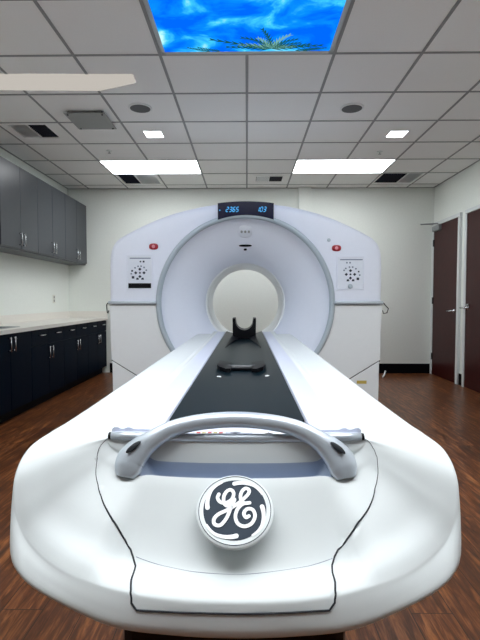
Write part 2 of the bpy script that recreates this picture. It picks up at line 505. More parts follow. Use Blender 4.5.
for i, y in enumerate((YB - 3 * MOD - .005, YB - 2 * MOD - .005, YB - MOD - .005)):
    wall_cab(y, ['dark grey two-door wall cabinet nearest the camera, cut by the left edge', 'dark grey two-door wall cabinet, middle of the three', 'dark grey two-door wall cabinet against the back wall corner'][i])
XB = -2.20
def base_cab(y0, drawers, label):
    t = thing('base_cabinet', label, 'cabinet', (XL, y0, 0), 'dark base cabinets')
    if drawers:
        bm = box((XL + .01, y0 + .001, .10), (XB - .02, y0 + MOD - .001, .829))
    else:
        bm = bmesh.new()
        for p in (((XL + .01, y0 + .001, .10), (XB - .02, y0 + .02, .829)), ((XL + .01, y0 + MOD - .02, .10), (XB - .02, y0 + MOD - .001, .829)),
                  ((XL + .01, y0 + .02, .10), (XB - .02, y0 + MOD - .02, .12)), ((XL + .01, y0 + .02, .12), (XL + .02, y0 + MOD - .02, .829)), ((XB - .04, y0 + .02, .12), (XB - .02, y0 + MOD - .02, .829))):
            add_box(bm, *p)
    obj('body', bm, M['cab_low'], t)
    obj('toe_kick', box((XL + .01, y0 + .001, 0), (XB - .07, y0 + MOD - .001, .0995)), M['kick'], t)
    top = .655 if drawers else .822
    for k in (0, 1):
        ya = y0 + .003 + k * MOD / 2; yb = y0 + (k + 1) * MOD / 2 - .003
        d = obj('door', box((XB - .019, ya, .105), (XB, yb, top), .002), M['cab_low'], t)
        yh = y0 + MOD / 2 + (-.04 if k == 0 else .04); zt = top - .035
        obj('handle', bar_pull((XB, yh, zt - .12), (XB, yh, zt), (.03, 0, 0)), M['chrome'], d, True)
        if drawers:
            dr = obj('drawer', box((XB - .019, ya, .662), (XB, yb, .822), .002), M['cab_low'], t)
            ym = (ya + yb) / 2
            obj('handle', bar_pull((XB, ym - .05, .765), (XB, ym + .05, .765), (.03, 0, 0)), M['chrome'], dr, True)
L4 = ['dark navy base cabinet under the sink, at the left edge of the view', 'dark navy base cabinet with two drawers, beside the sink cabinet',
      'dark navy base cabinet with two drawers, second from the back wall', 'dark navy base cabinet with two drawers, against the back wall']
for i in range(4): base_cab(YB - (4 - i) * MOD - .005, i > 0, L4[i])
YC = YB - 4 * MOD - .005
t = thing('countertop', 'cream stone worktop with backsplash on the base cabinets', 'worktop', (XL, YC, .83))
bm = bmesh.new()
sx0, sx1, sy0, sy1 = -2.66, -2.31, YC + .12, 4.62
for a, b in (((XL, YC), (sx0, YB - .001)), ((sx1, YC), (-2.175, YB - .001)), ((sx0, YC), (sx1, sy0)), ((sx0, sy1), (sx1, YB - .001))):
    add_box(bm, (a[0] + .0005, a[1], .83), (b[0], b[1], .868))
obj('slab', bm, M['counter'], t)
obj('backsplash', add_box(box((XL + .0005, YC, .868), (XL + .02, YB - .001, .965), .002), (XL + .02, YB - .02, .868), (-2.18, YB - .001, .965), .002), M['counter'], t)
t = thing('sink', 'steel drop-in sink in the cream worktop at the left edge', 'sink', (-2.48, 4.2, .868))
bm = bmesh.new()
for a, b in (((sx0 - .015, sy0 - .015), (sx1 + .015, sy0 + .012)), ((sx0 - .015, sy1 - .012), (sx1 + .015, sy1 + .015)), ((sx0 - .015, sy0), (sx0 + .012, sy1)), ((sx1 - .012, sy0), (sx1 + .015, sy1))):
    add_box(bm, (a[0], a[1], .8685), (b[0], b[1], .874), .002, 1)
obj('rim', bm, M['steel'], t)
bm = bmesh.new()
for a, b in (((sx0 + .004, sy0 + .004, .70), (sx1 - .004, sy1 - .004, .705)), ((sx0 + .004, sy0 + .004, .705), (sx0 + .008, sy1 - .004, .868)), ((sx1 - .008, sy0 + .004, .705), (sx1 - .004, sy1 - .004, .868)),
             ((sx0 + .008, sy0 + .004, .705), (sx1 - .008, sy0 + .008, .868)), ((sx0 + .008, sy1 - .008, .705), (sx1 - .008, sy1 - .004, .868))):
    add_box(bm, a, b)
obj('bowl', bm, M['steel'], t)
t = thing('wall_outlet', 'ivory wall outlet above the worktop near the back corner', 'outlet', (XL, 6.62, 1.154))
pl = obj('cover_plate', box((XL + .0005, 6.58, 1.095), (XL + .007, 6.66, 1.215), .003), M['ceramic'], t)
for z in (1.13, 1.18): obj('socket', box((XL + .006, 6.602, z - .016), (XL + .0095, 6.638, z + .016), .003), M['plate'], pl)

# ------------------------------------------------------------------ scanner gantry
GX, GZ, GY = -.013, 1.112, 3.80
G = thing('scanner_gantry', 'large white ring-shaped scanner gantry with round bore and blue display', 'scanner', (GX, 4.4, 0))
half = [(0, 1.93), (.115, 1.929), (.228, 1.922), (.35, 1.905), (.475, 1.878), (.60, 1.845), (.73, 1.798), (.85, 1.745), (.96, 1.69), (1.035, 1.648), (1.077, 1.61), (1.102, 1.56), (1.114, 1.50), (1.118, 1.40), (1.118, 1.10), (1.108, .62), (1.10, 0)]
def outline(a):
    """distance from bore centre to the cover outline in direction a (mirror in x)"""
    dx, dz = abs(cos(a)), sin(a)
    P = half + [(0, 0)]
    for (x1, z1), (x2, z2) in zip(P, P[1:]):
        z1 -= GZ; z2 -= GZ
        den = dx * (z2 - z1) - dz * (x2 - x1)
        if abs(den) < 1e-9: continue
        t_ = (x1 * (z2 - z1) - z1 * (x2 - x1)) / den
        s_ = (x1 * dz - z1 * dx) / den
        if t_ > 0 and -1e-6 <= s_ <= 1 + 1e-6: return t_
    return 1.0
def shell(a0, a1, n, yfront, rin, yback, rback):
    bm = bmesh.new(); rows = []
    for j in range(n + 1):
        a = a0 + (a1 - a0) * j / n; R = outline(a); ca, sa = cos(a), sin(a)
        ring = [(rin, yfront + .02), (rin, yfront), (rin + (R - rin) * .35, yfront - .004), (R - .045, yfront - .002), (R - .022, yfront + .004), (R - .007, yfront + .016), (R, yfront + .04), (R, yfront + .4), (R - .02, yback - .05), (R - .08, yback), (rback, yback), (rback, yback - .03)]
        rows.append([bm.verts.new((GX + r * ca, y, GZ + r * sa)) for r, y in ring])
    for A, B in zip(rows, rows[1:]):
        for i in range(len(A) - 1): bm.faces.new((A[i], A[i + 1], B[i + 1], B[i]))
    return bm
a_t = math.asin(.008 / 1.1)
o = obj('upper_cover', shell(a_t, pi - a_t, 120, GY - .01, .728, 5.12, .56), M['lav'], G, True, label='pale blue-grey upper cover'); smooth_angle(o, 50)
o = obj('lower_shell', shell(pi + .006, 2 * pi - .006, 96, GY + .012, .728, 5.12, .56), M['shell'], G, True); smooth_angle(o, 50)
# lower front panels, left and right, and the foot panels under the slanted joint
def lower_panels(s):
    def P(x, z): return (GX + s * x, GY - .012, z)
    arc = []
    for k in range(0, 15):
        a = -radians(1.0) - k * radians(46) / 14
        arc.append((.732 * cos(a), GZ + .732 * sin(a)))
    pan = [P(1.116, 1.098), P(1.107, .648), P(.60, .335)] + [P(x, z) for x, z in arc[::-1]]
    obj('side_panel', poly(pan, (0, .03, 0), .004), M['white2'], G)
    obj('foot_panel', poly([P(1.100, .636), P(1.093, .02), P(.45, .02), P(.45, .229)], (0, .03, 0), .004), M['white2'], G)
    j = [P(1.108, .650), P(1.108, .636), P(.52, .262), P(.52, .292)]
    obj('panel_joint', poly([(x, GY - .002, z) for x, y, z in j], (0, .006, 0)), M['gap'], G)
lower_panels(-1); lower_panels(1)
for s in (-1, 1):
    pts = []
    xa, xb = GX + s * .728, GX + s * 1.124
    bm = box((min(xa, xb), GY - .035, 1.103), (max(xa, xb), GY + .012, 1.132), .009, 3)
    x3, x4 = sorted((GX + s * 1.112, GX + s * 1.124)); add_box(bm, (x3, GY + .0, 1.103), (x4, GY + .9, 1.132), .003)
    smooth_angle(obj('side_trim', bm, M['silver'], G), 40)
    x = GX + s * 1.134
    loop = [(x - s * .006, GY - .01, 1.118), (x + s * .006, GY - .015, 1.10), (x + s * .03 * (s > 0) + s * .004, GY - .015, 1.07), (x + s * .022 * (s > 0) - s * .0, GY - .015, 1.035), (x - s * .006, GY - .015, 1.03), (x - s * .012, GY - .015, 1.055)]
    obj('cable_loop', tube(loop, .004, 8), M['black'], G, True)
obj('ring_trim', lathe_y([(GY + .01, .731), (GY - .018, .733), (GY - .03, .724), (GY - .033, .71), (GY - .028, .697), (GY - .01, .69), (GY + .02, .69)], GX, GZ, 128), M['ring'], G, True, label='grey ring around the flared opening')
fun = [(GY - .008, .692), (GY + .012, .684), (3.845, .655), (3.875, .615), (3.91, .565), (3.95, .512), (3.995, .462), (4.045, .418), (4.10, .384), (4.15, .362), (4.17, .357)]
obj('flared_opening', lathe_y(fun, GX, GZ, 128), M['lav'], G, True)
tun = [(4.165, .362), (4.17, .350), (4.18, .346), (4.22, .346), (4.222, .349), (4.235, .349), (4.237, .346), (4.45, .346), (4.452, .350), (4.47, .350), (4.472, .346), (4.9, .346), (4.95, .352), (5.02, .39), (5.09, .47), (5.125, .565), (5.12, .57)]
smooth_angle(obj('tunnel_liner', lathe_y(tun, GX, GZ, 128), M['white2'], G, True), 40)

def funnel_at(zpix_r):
    for (y1, r1), (y2, r2) in zip(fun, fun[1:]):
        if r2 <= zpix_r <= r1:
            k = (r1 - zpix_r) / (r1 - r2)
            n = Vector((0, -(r1 - r2), -(y2 - y1))).normalized()
            return Vector((GX, y1 + (y2 - y1) * k, GZ + zpix_r)), n
def oriented(bm, c, n):
    n = Vector(n).normalized(); x = Vector((1, 0, 0)); u = n.cross(x).normalized()
    Mx = Matrix(((x.x, u.x, n.x, c.x), (x.y, u.y, n.y, c.y), (x.z, u.z, n.z, c.z), (0, 0, 0, 1)))
    bmesh.ops.transform(bm, matrix=Mx, verts=bm.verts); return bm
def oval(a, b, h, k=28):
    bm = bmesh.new()
    R = [[bm.verts.new((a * s * (abs(cos(2 * pi * i / k)) ** .75) * (1 if cos(2 * pi * i / k) >= 0 else -1), b * s * (abs(sin(2 * pi * i / k)) ** .75) * (1 if sin(2 * pi * i / k) >= 0 else -1), z)) for i in range(k)] for s, z in ((1, -.004), (1, h * .6), (.9, h), (.5, h * 1.05))]
    for A, B in zip(R, R[1:]):
        for i in range(k): bm.faces.new((A[i], A[(i + 1) % k], B[(i + 1) % k], B[i]))
    bm.faces.new(R[-1]); bm.faces.new(R[0][::-1]); return bm
c, n = funnel_at(.60)
sw = obj('sensor_window', oriented(oval(.058, .056, .006), c, n), M['panelface'], G, True, label='oval sensor window under the display')
for dx in (-.03, 0, .03):
    obj('sensor', oriented(oval(.009, .011, .003, 14), c + n * .006 + Vector((dx, 0, 0)), n), M['plate'], sw, True)
c, n = funnel_at(.492)
obj('laser_slit', oriented(oval(.056, .011, .003), c, n), M['black'], G)
c, n = funnel_at(.462)
obj('laser_port', oriented(oval(.014, .011, .003, 14), c, n), M['black'], G)

# display
pts = []
for k in range(13):
    x = -.235 + .452 * k / 12; q = ((x + .009) / .226)
    pts.append((x, GY - .04, 1.936 - .014 * q * q))
for k in range(13):
    x = .217 - .452 * k / 12; q = ((x + .009) / .226)
    pts.append((x, GY - .04, 1.826 - .038 * q * q))
D = obj('display', poly(pts, (0, .12, 0), .006), M['navy'], G, label='curved dark blue display with glowing digits')
SEG = {'0': 'abcdef', '1': 'bc', '2': 'abged', '3': 'abgcd', '5': 'afgcd', '6': 'afgedc'}
def digits(s, x, z, h, w, gap):
    bm = bmesh.new(); th = .0062; y = GY - .0425
    def seg(p, q):
        p = Vector(p); q = Vector(q); sh = .25
        f = lambda v: (x0 + v.x + (v.y) * sh, y, z + v.y)
        d = (q - p).normalized(); nrm = Vector((-d.y, d.x)) * th / 2; p = p + d * .002; q = q - d * .002
        add_poly(bm, [f(p + nrm), f(q + nrm), f(q - nrm), f(p - nrm)], (0, .003, 0))
    for i, ch in enumerate(s):
        x0 = x + i * (w + gap); m_ = h / 2
        C = {'a': ((0, h), (w, h)), 'b': ((w, m_), (w, h)), 'c': ((w, 0), (w, m_)), 'd': ((0, 0), (w, 0)), 'e': ((0, 0), (0, m_)), 'f': ((0, m_), (0, h)), 'g': ((0, m_), (w, m_))}
        for k in SEG[ch]: seg(*C[k])
    return bm
obj('digits', digits('2365', -.17, 1.852, .036, .017, .010), M['digit'], D, label='glowing digits 2365')
obj('digits', digits('103', .078, 1.852, .036, .017, .010), M['digit'], D, label='glowing digits 103')
obj('indicator', disc_stack((-.218, GY - .043, 1.863), (0, -1, 0), [(-.004, .005), (.001, .005)], 12), M['digit'], D)

# control panels
def diamond(cx, cz, rx, rz, m, par, y, nm='button'):
    obj(nm, poly([(cx - rx, y, cz), (cx, y, cz + rz), (cx + rx, y, cz), (cx, y, cz - rz)], (0, .006, 0)), m, par)
def control(x0, x1, z0, z1, cx, cz, keys, bar, knob, label):
    y = GY - .0165
    fr = bmesh.new(); w = .012
    for a, b in (((x0, z0), (x1, z0 + w)), ((x0, z1 - w), (x1, z1)), ((x0, z0 + w), (x0 + w, z1 - w)), ((x1 - w, z0 + w), (x1, z1 - w))):
        add_box(fr, (a[0], y - .003, a[1]), (b[0], GY + .0, b[1]), .002, 1)
    P = obj('control_panel', fr, M['lav'], G, label=label)
    obj('panel_face', box((x0 + w, y, z0 + w), (x1 - w, GY, z1 - w)), M['panelface'], P)
    obj('header_line', box((x0 + .03, y - .003, z1 - .034), (x1 - .018, y + .001, z1 - .026)), M['icon2'], P)
    yb = y - .003
    for dx, dz in ((0, .030), (-.034, 0), (.034, 0), (0, -.030)):
        diamond(cx + dx, cz + dz, .013, .013, M['icon'], P, yb)
    obj('button', disc_stack((cx, yb, cz), (0, -1, 0), [(-.004, .008), (0, .008)], 10), M['icon'], P)
    for dx in (-.02, .022):
        obj('button', poly([(cx + dx - .011, yb, cz - .056), (cx + dx + .011, yb, cz - .056), (cx + dx + .008, yb, cz - .040), (cx + dx - .008, yb, cz - .040)], (0, .006, 0)), M['icon'], P)
    for kx, kz, s_, dk in keys:
        obj('button', box((kx - s_, yb, kz - s_), (kx + s_, yb + .006, kz + s_)), M['icon'] if dk else M['icon2'], P)
    if bar: obj('label_strip', box(bar[0] and (bar[0], yb, bar[1]), (bar[2], yb + .006, bar[3])), M['black'], P, label='black strip')
    if knob: obj('knob', disc_stack((knob[0], yb, knob[1]), (0, -1, 0), [(-.004, .019), (.008, .018), (.010, .012)], 20), M['ring'], P, True)
def kk(cx, cz, lst, sc):   # offsets in crop pixels -> metres
    return [(cx + dx * sc, cz - dz * sc, s_, dk) for dx, dz, s_, dk in lst]
sc = .000705
keysL = kk(-.875, 1.362, [(-100, 10, .006, 0), (-90, -23, .007, 1), (-55, -58, .006, 0), (-20, -75, .006, 0), (15, -77, .006, 0), (50, -62, .006, 0), (75, -30, .006, 0), (-80, 52, .010, 1), (8, -130, .006, 1), (45, -130, .007, 1)], sc)
control(-.987, -.768, 1.224, 1.511, -.875, 1.362, keysL, (-.97, 1.237, -.784, 1.277), None, 'left control panel with dark icons above a black strip')
sc = .00086
keysR = kk(.843, 1.348, [(-60, -38, .006, 0), (-45, -56, .006, 0), (-10, -68, .006, 0), (20, -68, .006, 0), (50, -53, .006, 0), (77, -26, .006, 1), (87, 7, .006, 0), (70, 42, .010, 1), (-35, -110, .006, 0), (-5, -110, .006, 0)], sc)
control(.728, .958, 1.221, 1.497, .843, 1.348, keysR, None, (.842, 1.25), 'right control panel with dark icons and a round metal knob')
for x, z in ((-.761, 1.576), (.728, 1.561)):
    e = obj('emergency_button', oriented(oval(.037, .025, .010), Vector((x, GY - .013, z)), (0, -1, 0)), M['red'], G, True, label='red emergency button')
    obj('symbol', disc_stack((x, GY - .026, z), (0, -1, 0), [(-.004, .014), (.002, .013)], 16), M['pink'], e)
obj('key_switch', disc_stack((.666, GY - .012, 1.626), (0, -1, 0), [(-.004, .015), (.006, .014), (.007, .008)], 20), M['ring'], G, True)
obj('warning_label', box((.905, GY - .0135, .452), (.985, GY - .0115, .478)), M['yellow'], G, label='yellow warning sticker')

# ------------------------------------------------------------------ scanner table
TX = -.023
ST = [  # inner edge (x,Y,z), crease (x,Y,z), bottom edge (x,Y,z)
    ((0, .943, .850), (0, .745, .645), (0, .738, .581)),
    ((.08, .944, .850), (.10, .749, .646), (.1, .742, .582)),
    ((.15, .948, .850), (.20, .765, .651), (.20, .752, .587)),
    ((.21, .953, .850), (.309, .798, .668), (.285, .772, .606)),
    ((.24, .956, .850), (.378, .825, .705), (.360, .790, .634)),
    ((.256, .958, .850), (.405, .836, .757), (.397, .806, .664)),
    ((.264, .960, .851), (.4155, .860, .812), (.411, .842, .685)),
    ((.265, .962, .852), (.415, .912, .846), (.412, .90, .69)),
    ((.265, 1.0, .853), (.409, 1.0, .853), (.403, 1.0, .69)),
    ((.265, 1.1, .853), (.404, 1.1, .853), (.40, 1.1, .69)),
    ((.265, 1.4, .853), (.401, 1.4, .853), (.40, 1.4, .69)),
    ((.265, 2.4, .853), (.401, 2.4, .853), (.40, 2.4, .69)),
    ((.265, 3.83, .853), (.401, 3.83, .853), (.40, 3.83, .69)),
]
NS = len(ST) - 1
CP = [(.943, .850), (.941, .842), (.935, .805), (.934, .766), (.914, .758), (.903, .786), (.865, .738), (.83, .690), (.797, .656), (.762, .650), (.745, .645)]
A0 = [(.943 - y) / (.943 - .745) for y, z in CP]
B0 = [(.850 - z) / (.850 - .645) for y, z in CP]
BS = [0, .06, .16, .22, .29, .35, .50, .65, .81, .93, 1.0]
def sst(e0, e1, x):
    x = max(0, min(1, (x - e0) / (e1 - e0))); return x * x * (3 - 2 * x)
def cat(arr, u, idx):
    i = min(int(u), NS - 1); t_ = u - i
    def g_(k):
        if k < 0:   # mirror across the centre line
            p = arr[-k][idx]; return Vector((-p[0], p[1], p[2]))
        return Vector(arr[min(k, NS)][idx])
    p0, p1, p2, p3 = g_(i - 1), g_(i), g_(i + 1), g_(i + 2)
    return .5 * ((2 * p1) + (p2 - p0) * t_ + (2 * p0 - 5 * p1 + 4 * p2 - p3) * t_ ** 2 + (3 * p1 - p0 - 3 * p2 + p3) * t_ ** 3)
def surf(u, v):
    s = -1 if u < 0 else 1; a = abs(u)
    I, C, B = cat(ST, a, 0), cat(ST, a, 1), cat(ST, a, 2)
    w = 1 - sst(2.15, 2.6, a)
    d = max(1e-3, 0)
    # outward plan direction at the crease
    e = 1e-2; Ca, Cb = cat(ST, max(a - e, 0), 1), cat(ST, min(a + e, NS), 1)
    tg = (Cb - Ca); tg.z = 0; tg.normalize(); out = Vector((tg.y, -tg.x, 0))
    def knot(k):
        if k <= 10:
            ak = A0[k]; bk = B0[k] * w + BS[k] * (1 - w)
            z = I.z + (C.z - I.z) * bk
            z0 = z - (0.004 if k == 10 else 0)
            return Vector((I.x + (C.x - I.x) * ak, I.y + (C.y - I.y) * ak, z0))
        if k == 11: return C + out * .0035 + Vector((0, 0, -.010))
        if k == 12: return C * .5 + B * .5 + out * .005
        if k == 13: return B + out * .002 + Vector((0, 0, .006))
        if k == 14: return B - out * .018 + Vector((0, 0, -.008))
        return B - out * .12 + Vector((0, 0, -.010))
    i = min(int(v), 14); t_ = v - i
    p1, p2 = knot(i), knot(i + 1)
    p0 = knot(i - 1) if i > 0 else p1 * 2 - p2
    p3 = knot(i + 2) if i < 14 else p2 * 2 - p1
    # centripetal-ish: limit tangents to avoid overshoot
    l = (p2 - p1).length
    m1, m2 = (p2 - p0) * .5, (p3 - p1) * .5
    for m_ in (m1, m2):
        if m_.length > l: m_ *= l / m_.length
    t2, t3 = t_ * t_, t_ ** 3
    p = p1 * (2 * t3 - 3 * t2 + 1) + m1 * (t3 - 2 * t2 + t_) + p2 * (-2 * t3 + 3 * t2) + m2 * (t3 - t2)
    return Vector((TX + s * p.x, p.y, p.z))

SEAM_UV = [(-6.4, 0.0), (-6.4, 3.1), (-5.65, 3.85), (-4.95, 4.95), (-4.4, 5.3), (-3.95, 5.6), (-3.55, 5.85), (-3.15, 6.25), (-2.8, 6.7), (-2.55, 7.05), (-2.4, 7.15), (-2.25, 7.25), (-2.1, 7.45), (-2.0, 7.7), (-1.9, 8.0), (-1.85, 8.55), (-1.75, 9.75), (-1.7, 11.4), (-1.6, 11.75), (-1.2, 11.65), (-0.55, 11.55), (0.1, 11.55), (0.8, 11.55), (1.35, 11.6), (1.6, 11.65), (1.7, 11.25), (1.75, 9.6), (1.85, 8.3), (1.9, 7.9), (2.0, 7.6), (2.1, 7.4), (2.3, 7.25), (2.45, 7.2), (2.65, 7.0), (2.9, 6.7), (3.2, 6.35), (3.55, 5.95), (4.0, 5.65), (4.55, 5.35), (5.15, 5.05), (5.7, 3.9), (6.65, 3.15), (6.65, 0.0)]#SEAM#
SMILE_UV = [(-1.95, 7.65), (-1.45, 7.8), (-0.8, 7.95), (0.05, 8.05), (0.85, 7.9), (1.45, 7.8), (1.95, 7.65)]#SMILE#

TB = thing('scanner_table', 'long white patient table with rounded foot end, leading into the bore', 'scanner table', (TX, 2.2, 0))
def build_table_cover():
    us = []
    u = 0.0
    while u < 8.999: us.append(u); u += .125
    us += [9 + k * .25 for k in range(0, 13)]
    us = sorted({-x for x in us} | set(us))
    us = [x for x in us if abs(x) <= NS]
    vs = [k * .25 for k in range(0, 61)]
    verts, edges, faces = [], [], []
    idx = {}
    for i, a in enumerate(us):
        for j, b in enumerate(vs):
            idx[i, j] = len(verts); verts.append(Vector((a, b)))
    for i in range(len(us) - 1):
        for j in range(len(vs) - 1):
            faces.append((idx[i, j], idx[i + 1, j], idx[i + 1, j + 1], idx[i, j + 1]))
    base = len(verts)
    seam = SEAM_UV
    if seam:
        for p in seam: verts.append(Vector(p))
        n = len(seam)
        for k in range(n - 1): edges.append((base + k, base + k + 1))
    ov, oe, of, _, _, _ = delaunay_2d_cdt(verts, edges, [], 0, 1e-5)
    plist = seam
    def inside(x, y):
        c = False; n = len(plist)
        for k in range(n):
            x1, y1 = plist[k]; x2, y2 = plist[(k + 1) % n]
            if (y1 > y) != (y2 > y) and x < (x2 - x1) * (y - y1) / (y2 - y1) + x1: c = not c
        return c
    P3 = [surf(p[0], p[1]) for p in ov]
    for which in (0, 1, 2):
        bm = bmesh.new(); mp = {}
        for f in of:
            cx = sum(ov[k][0] for k in f) / len(f); cy = sum(ov[k][1] for k in f) / len(f)
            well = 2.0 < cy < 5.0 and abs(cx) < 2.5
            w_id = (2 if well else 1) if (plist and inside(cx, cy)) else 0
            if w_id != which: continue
            vv = []
            for k in f:
                if k not in mp: mp[k] = bm.verts.new(P3[k])
                vv.append(mp[k])
            try: bm.faces.new(vv)
            except ValueError: pass
        if not bm.faces: bm.free(); continue
        if which == 0:
            obj('outer_cover', bm, M['white'], TB, True)
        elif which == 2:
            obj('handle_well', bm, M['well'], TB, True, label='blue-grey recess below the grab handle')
        else:
            obj('access_panel', bm, M['white'], TB, True, label='curved white end panel carrying the round badge')
build_table_cover()
def on_surface_tube(uv, rad, lift, m, name, n=8, par=None):
    pts = []; uv = [Vector(q) for q in uv]
    for q1, q2 in zip(uv, uv[1:]):
        for k in range(6): pts.append(q1 + (q2 - q1) * (k / 6))
    pts.append(uv[-1])
    P = []
    for u, v in pts:
        p = surf(u, v); e = .02
        nrm = (surf(u + e, v) - surf(u - e, v)).cross(surf(u, min(v + e, 15)) - surf(u, v - e)).normalized()
        if nrm.y > 0 and nrm.z < 0: nrm = -nrm
        if nrm.z < -.2: nrm = -nrm
        P.append(p + nrm * lift)
    if callable(rad): rad = [rad(u, v) for u, v in pts]
    return obj(name, tube(P, rad, n), m, par or TB, True)
if SEAM_UV:
    on_surface_tube(SEAM_UV, lambda u, v: .0006 + .0011 * sst(5.2, 7.2, v), .0003, M['gap'], 'panel_joint')
if SMILE_UV:
    on_surface_tube(SMILE_UV, .0007, -.0003, M['icon2'], 'panel_crease')

# far part of the deck inside the flare, pedestal
for s in (-1, 1):
    xa, xb = sorted((TX + s * .262, TX + s * .395))
    obj('deck_end', box((xa, 3.82, .80), (xb, 3.925, .853), .01), M['white'], TB)
obj('pedestal', add_box(box((TX - .20, .79, .05), (TX + .20, 3.6, .585), .02), (TX - .26, .95, 0), (TX + .26, 3.55, .08), .01), M['black'], TB, label='black pedestal under the table')
obj('inner_tray', box((TX - .26, .99, .60), (TX + .26, 3.78, .822)), M['shell'], TB)
# rails
def rail(s):
    prof = [(.158, .835), (.160, .855), (.164, .860), (.222, .861), (.228, .8645), (.236, .865), (.242, .862), (.250, .862), (.255, .865), (.264, .865), (.269, .861), (.269, .84)]
    bm = bmesh.new(); R = []
    for y in (.985, .99, 1.6, 2.4, 3.2, 3.9, 4.06):
        R.append([bm.verts.new((TX + s * x, y, z)) for x, z in prof])
    for A, B in zip(R, R[1:]):
        for i in range(len(A) - 1):
            f = bm.faces.new((A[i], A[i + 1], B[i + 1], B[i])); f.material_index = 0 if i < 4 else 1
        f = bm.faces.new((A[-1], A[0], B[0], B[-1]))
    bm.faces.new(R[0]); bm.faces.new(R[-1][::-1])
    o = obj('side_rail', bm, None, TB, label='pale lavender side rail', mats=[M['rail'], M['white']]); smooth_angle(o, 40)
rail(-1); rail(1)
dock = obj('dock_panel', box((TX - .158, .985, .835), (TX + .158, 1.052, .857), .002), M['rail'], TB)
bar = obj('end_bar', tube([(TX + x, .9475 + .0135 * (x / .262) ** 2, .8535) for x in [-.262 + .524 * k / 16 for k in range(17)]], .0085, 14), M['silver'], TB, True, label='silver bar across the foot end')
shelf = obj('bar_shelf', box((TX - .262, .964, .84), (TX + .262, .987, .8562), .002), M['rail'], TB)
for s in (-1, 1): obj('end_cap', tube([(TX + s * .260, .9612, .8535), (TX + s * .268, .9618, .8535)], .0075, 12), M['black'], bar)
zz = .8566
obj('sticker', box((TX - .088, .968, .8560), (TX - .022, .983, zz)), M['stickw'], shelf, label='small sticker with red and ochre print')
obj('sticker', box((TX + .035, .967, .8560), (TX + .105, .984, zz)), M['stickw'], shelf, label='plain white sticker with a black mark')
bm = poly([(TX + .062, .970, zz), (TX + .078, .970, zz), (TX + .070, .979, zz)], (0, 0, .0004))
obj('mark', bm, M['black'], shelf)
obj('mark', poly([(TX + .010, .9755, zz - .0006), (TX, .971, zz - .0006), (TX - .012, .9755, zz - .0006), (TX, .980, zz - .0006)], (0, 0, .001)), M['black'], shelf)
bm = bmesh.new()
for k in range(5): add_box(bm, (TX - .084 + k * .012, .970, zz), (TX - .076 + k * .012, .981, zz + .0004))
for i, f in enumerate(bm.faces): f.material_index = (i // 6) % 2
obj('print', bm, None, shelf, mats=[M['stickr'], M['sticky']])

# cradle
bm = bmesh.new(); R = []
hw = .1555
def cz_(q): return .838 + .026 * abs(q) ** 2.2
for y in (1.055, 1.06, 1.3, 1.8, 2.3, 2.8, 3.3, 3.8, 4.10):
    row = []
    for k in range(21):
        q = -1 + k / 10; row.append(bm.verts.new((TX + q * hw, y, cz_(q))))
    for k in range(21):
        q = 1 - k / 10; row.append(bm.verts.new((TX + q * hw, y, cz_(q) - .012)))
    R.append(row)
for A, B in zip(R, R[1:]):
    n = len(A)
    for i in range(n): bm.faces.new((A[i], A[(i + 1) % n], B[(i + 1) % n], B[i]))
bm.faces.new(R[0]); bm.faces.new(R[-1][::-1])
CR = obj('cradle', bm, M['carbon'], TB, label='black concave patient cradle'); smooth_angle(CR, 40)
for x, y in ((-.107, 1.765), (.079, 1.765)):
    q = (x - TX) / hw; obj('button', disc_stack((x, y, cz_(q) - .002), (0, 0, 1), [(0, .009), (.004, .009), (.005, .005)], 16), M['stickw'], CR, True)

# foot-end handle
hp = [(-.222, .914, .783), (-.219, .921, .796), (-.213, .930, .814), (-.197, .937, .832), (-.175, .941, .849), (-.142, .946, .868), (-.105, .95, .880), (-.055, .952, .888), (0, .953, .891)]
hr = [.018, .0285, .0315, .0275, .0215, .0178, .0167, .0165, .0165]
def sweep(P, Rd, depth, n=20):
    bm = bmesh.new(); rings = []
    for i, p in enumerate(P):
        t_ = (P[min(i + 1, len(P) - 1)] - P[max(i - 1, 0)]).normalized()
        dn = Vector((0, -.80, .60))
        u = t_.cross(dn).normalized(); w = u.cross(t_).normalized()
        rings.append([bm.verts.new(p + u * Rd[i] * cos(2 * pi * k / n) + w * depth[i] * sin(2 * pi * k / n)) for k in range(n)])
    for A, B in zip(rings, rings[1:]):
        for k in range(n): bm.faces.new((A[k], A[(k + 1) % n], B[(k + 1) % n], B[k]))
    bm.faces.new(rings[0]); bm.faces.new(rings[-1][::-1]); return bm
H = [Vector((TX + x, y, z)) for x, y, z in hp] + [Vector((TX - x, y, z)) for x, y, z in hp[:-1][::-1]]
HR = hr + hr[:-1][::-1]
def dens(P, R_):
    OP, OR = [], []
    for i in range(len(P) - 1):
        p0, p1, p2, p3 = P[max(i - 1, 0)], P[i], P[i + 1], P[min(i + 2, len(P) - 1)]
        for k in range(5):
            t_ = k / 5
            OP.append(.5 * ((2 * p1) + (p2 - p0) * t_ + (2 * p0 - 5 * p1 + 4 * p2 - p3) * t_ ** 2 + (3 * p1 - p0 - 3 * p2 + p3) * t_ ** 3))
            OR.append(R_[i] + (R_[i + 1] - R_[i]) * t_)
    OP.append(P[-1]); OR.append(R_[-1]); return OP, OR
HP, HRR = dens(H, HR)
HD = []
nH = len(HP)
for i in range(nH):
    e = min(i, nH - 1 - i); HD.append(.008 + (.0155 - .008) * min(1, e / 7))
HN = obj('grab_handle', sweep(HP, HRR, HD), M['silver'], TB, True, label='arched silver grab handle')
